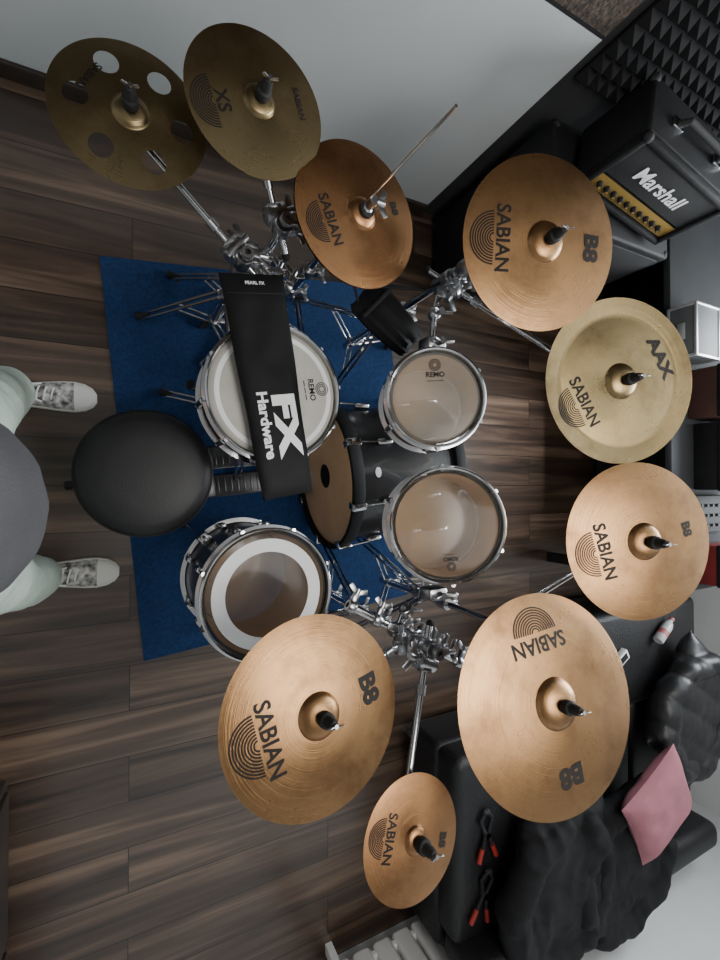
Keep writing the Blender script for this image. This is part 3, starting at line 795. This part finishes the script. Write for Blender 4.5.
mb=MB(); mb.sph(Mh@V((-.012,0,.034)),.098,0,(1.02,.87,1.08),24,I3); mb.sph(Mh@V((-.04,0,-.01)),.082,0,(.85,.98,1.1),20,I3)
hr_=remeshed(mb,'hair',[HAIR],.008,.004,30,smooth=2); pp(hr_)
# hands holding a phone
pc_=V((0,0,H))-F*.022
Mp_=Matrix((R,U,-F)).transposed().to_4x4(); Mp_.translation=pc_-R*.02
mb=MB(); mb.box((0,0,0),(.075,.155,.009),0,bev=.004,seg=3); mb.box((0,0,.0048),(.068,.148,.001),1)
ph=mb.build('smartphone',[MATTE,BLKHEAD],Mp_)
for s_ in (-1,1):
    mb=MB(); wr=V((-.11,s_*.215,1.765)); 
    q=lambda x,y,z: Mp_@V((x,s_*y,z))
    k0=q(-.012,.105,.004); pal=wr.lerp(k0,.55)
    mb.limb([wr,pal,k0],[.026,.027,.022])
    for i,(xo,ln_) in enumerate(((.026,1.0),(.008,1.08),(-.010,1.0),(-.028,.82))):
        a=q(xo*.8,.112,.010); b=q(xo,.098,.022); c_=q(xo,.098-.028*ln_,.017); d_=q(xo,.098-.05*ln_,.0125)
        mb.limb([pal.lerp(a,.45),a,b,c_,d_],[.012,.0098,.009,.0082,.007],0,12)
    mb.limb([pal,q(-.034,.108,-.004),q(-.03,.084,-.012),q(-.024,.066,-.0105)],[.015,.011,.0095,.008],0,12)
    pp(remeshed(mb,'hand',[SKIN],.0032,0,smooth=2))
# shoes
CANVAS=mat('canvas_print',(.06,.06,.06),.85,0,0,vscale=45,base2=(.62,.61,.57)); SOLE=mat('shoe_rubber',(.66,.65,.60),.6,0,.04)
def shoe(toe,heelx,y,yaw):
    mb=MB(); Ls=toe-heelx; M=Matrix.Translation((heelx,y,0))@rotz(yaw)
    st=[(0,.030,.070),(.03,.036,.082),(.07,.037,.088),(.11,.037,.085),(.15,.042,.072),(.19,.047,.060),(.225,.048,.052),(.255,.042,.046),(.278,.028,.040),(.290,.010,.032)]
    k=Ls/.29; n_=18
    R_=[]
    for x,w,h in st:
        R_.append([M@V((x*k,(w)*math.cos(2*pi*i/n_), .030+(h-.030)*math.sin(2*pi*i/n_) if math.sin(2*pi*i/n_)>0 else .030+.012*math.sin(2*pi*i/n_))) for i in range(n_)])
    mb.loft(R_[:7],0); mb.loft(R_[6:],1)
    S=[]
    out=[(x*k,w+.004) for x,w,h in st]
    loop=[V((x,w,0)) for x,w in out]+[V((x,-w,0)) for x,w in reversed(out)]
    for z,g in ((.0015,.97),(.004,1.),(.027,1.),(.030,.97)):
        S.append([M@V(((p.x-.145*k)*g+.145*k,p.y*g,z)) for p in loop])
    mb.loft(S,1)
    for i in range(6):
        x=(.105+i*.019)*k; hz=.0865-.0055*i-.012*(i>2)*(i-2)/3
        mb.tube([M@V((x,-.022,hz-.006)),M@V((x+.004,0,hz+.004)),M@V((x+.009,.022,hz-.006))],.0028,2,8)
    for s2 in (-1,1): mb.tube([M@V((.10*k,0,.092)),M@V((.115*k,s2*.022,.094)),M@V((.14*k,s2*.03,.078))],.0024,2,8)
    o=mb.build('sneaker',[CANVAS,SOLE,WHITE]); pp(o)
shoe(-.108,-.405,.302,.02); shoe(-.035,-.335,-.30,-.03)

# ------------------------------------------------------------------ lights
w=bpy.data.worlds.new('w'); bpy.context.scene.world=w; w.use_nodes=True
w.node_tree.nodes['Background'].inputs[0].default_value=(.75,.87,1,1); w.node_tree.nodes['Background'].inputs[1].default_value=1.5
def area(name,loc,rot,sx,sy,e,col):
    l=bpy.data.lights.new(name,'AREA'); l.shape='RECTANGLE'; l.size=sx; l.size_y=sy; l.energy=e; l.color=col
    o=bpy.data.objects.new(name,l); COL.objects.link(o); o.location=loc; o.rotation_euler=rot
area('window_light',(XE-.02,(wy0+wy1)/2,(wz0+wz1)/2),(0,pi/2,0),1.1,1.6,118,(.90,.96,1))
area('ceiling_light',(.9,-.3,ZC-.07),(0,0,0),.9,.9,27,(1,.97,.93))
mb=MB(); mb.box((.9,-.3,ZC-.03),(1.0,1.0,.06),0,bev=.01); mb.build('ceiling_lamp',[WHITE])
# added spot with made-up trim ring, brightens the floor in front of the kit
l=bpy.data.lights.new('added_floor_spot','SPOT'); l.energy=520; l.spot_size=math.radians(30); l.spot_blend=1.; l.shadow_soft_size=.06; l.color=(.86,.93,1)
o=bpy.data.objects.new('added_floor_spot',l); COL.objects.link(o); o.location=(2.0,.20,ZC-.04)
dv=(V((1.66,.20,0))-V(o.location)).normalized(); o.rotation_euler=dv.to_track_quat('-Z','Y').to_euler()
mb=MB(); mb.lathe([(.075,0),(.095,-.004),(.10,-.012),(.075,-.012),(.065,.0)],0,32,Matrix.Translation((2.0,.20,ZC)),closed=True); mb.build('added_spot_trim',[STEEL])
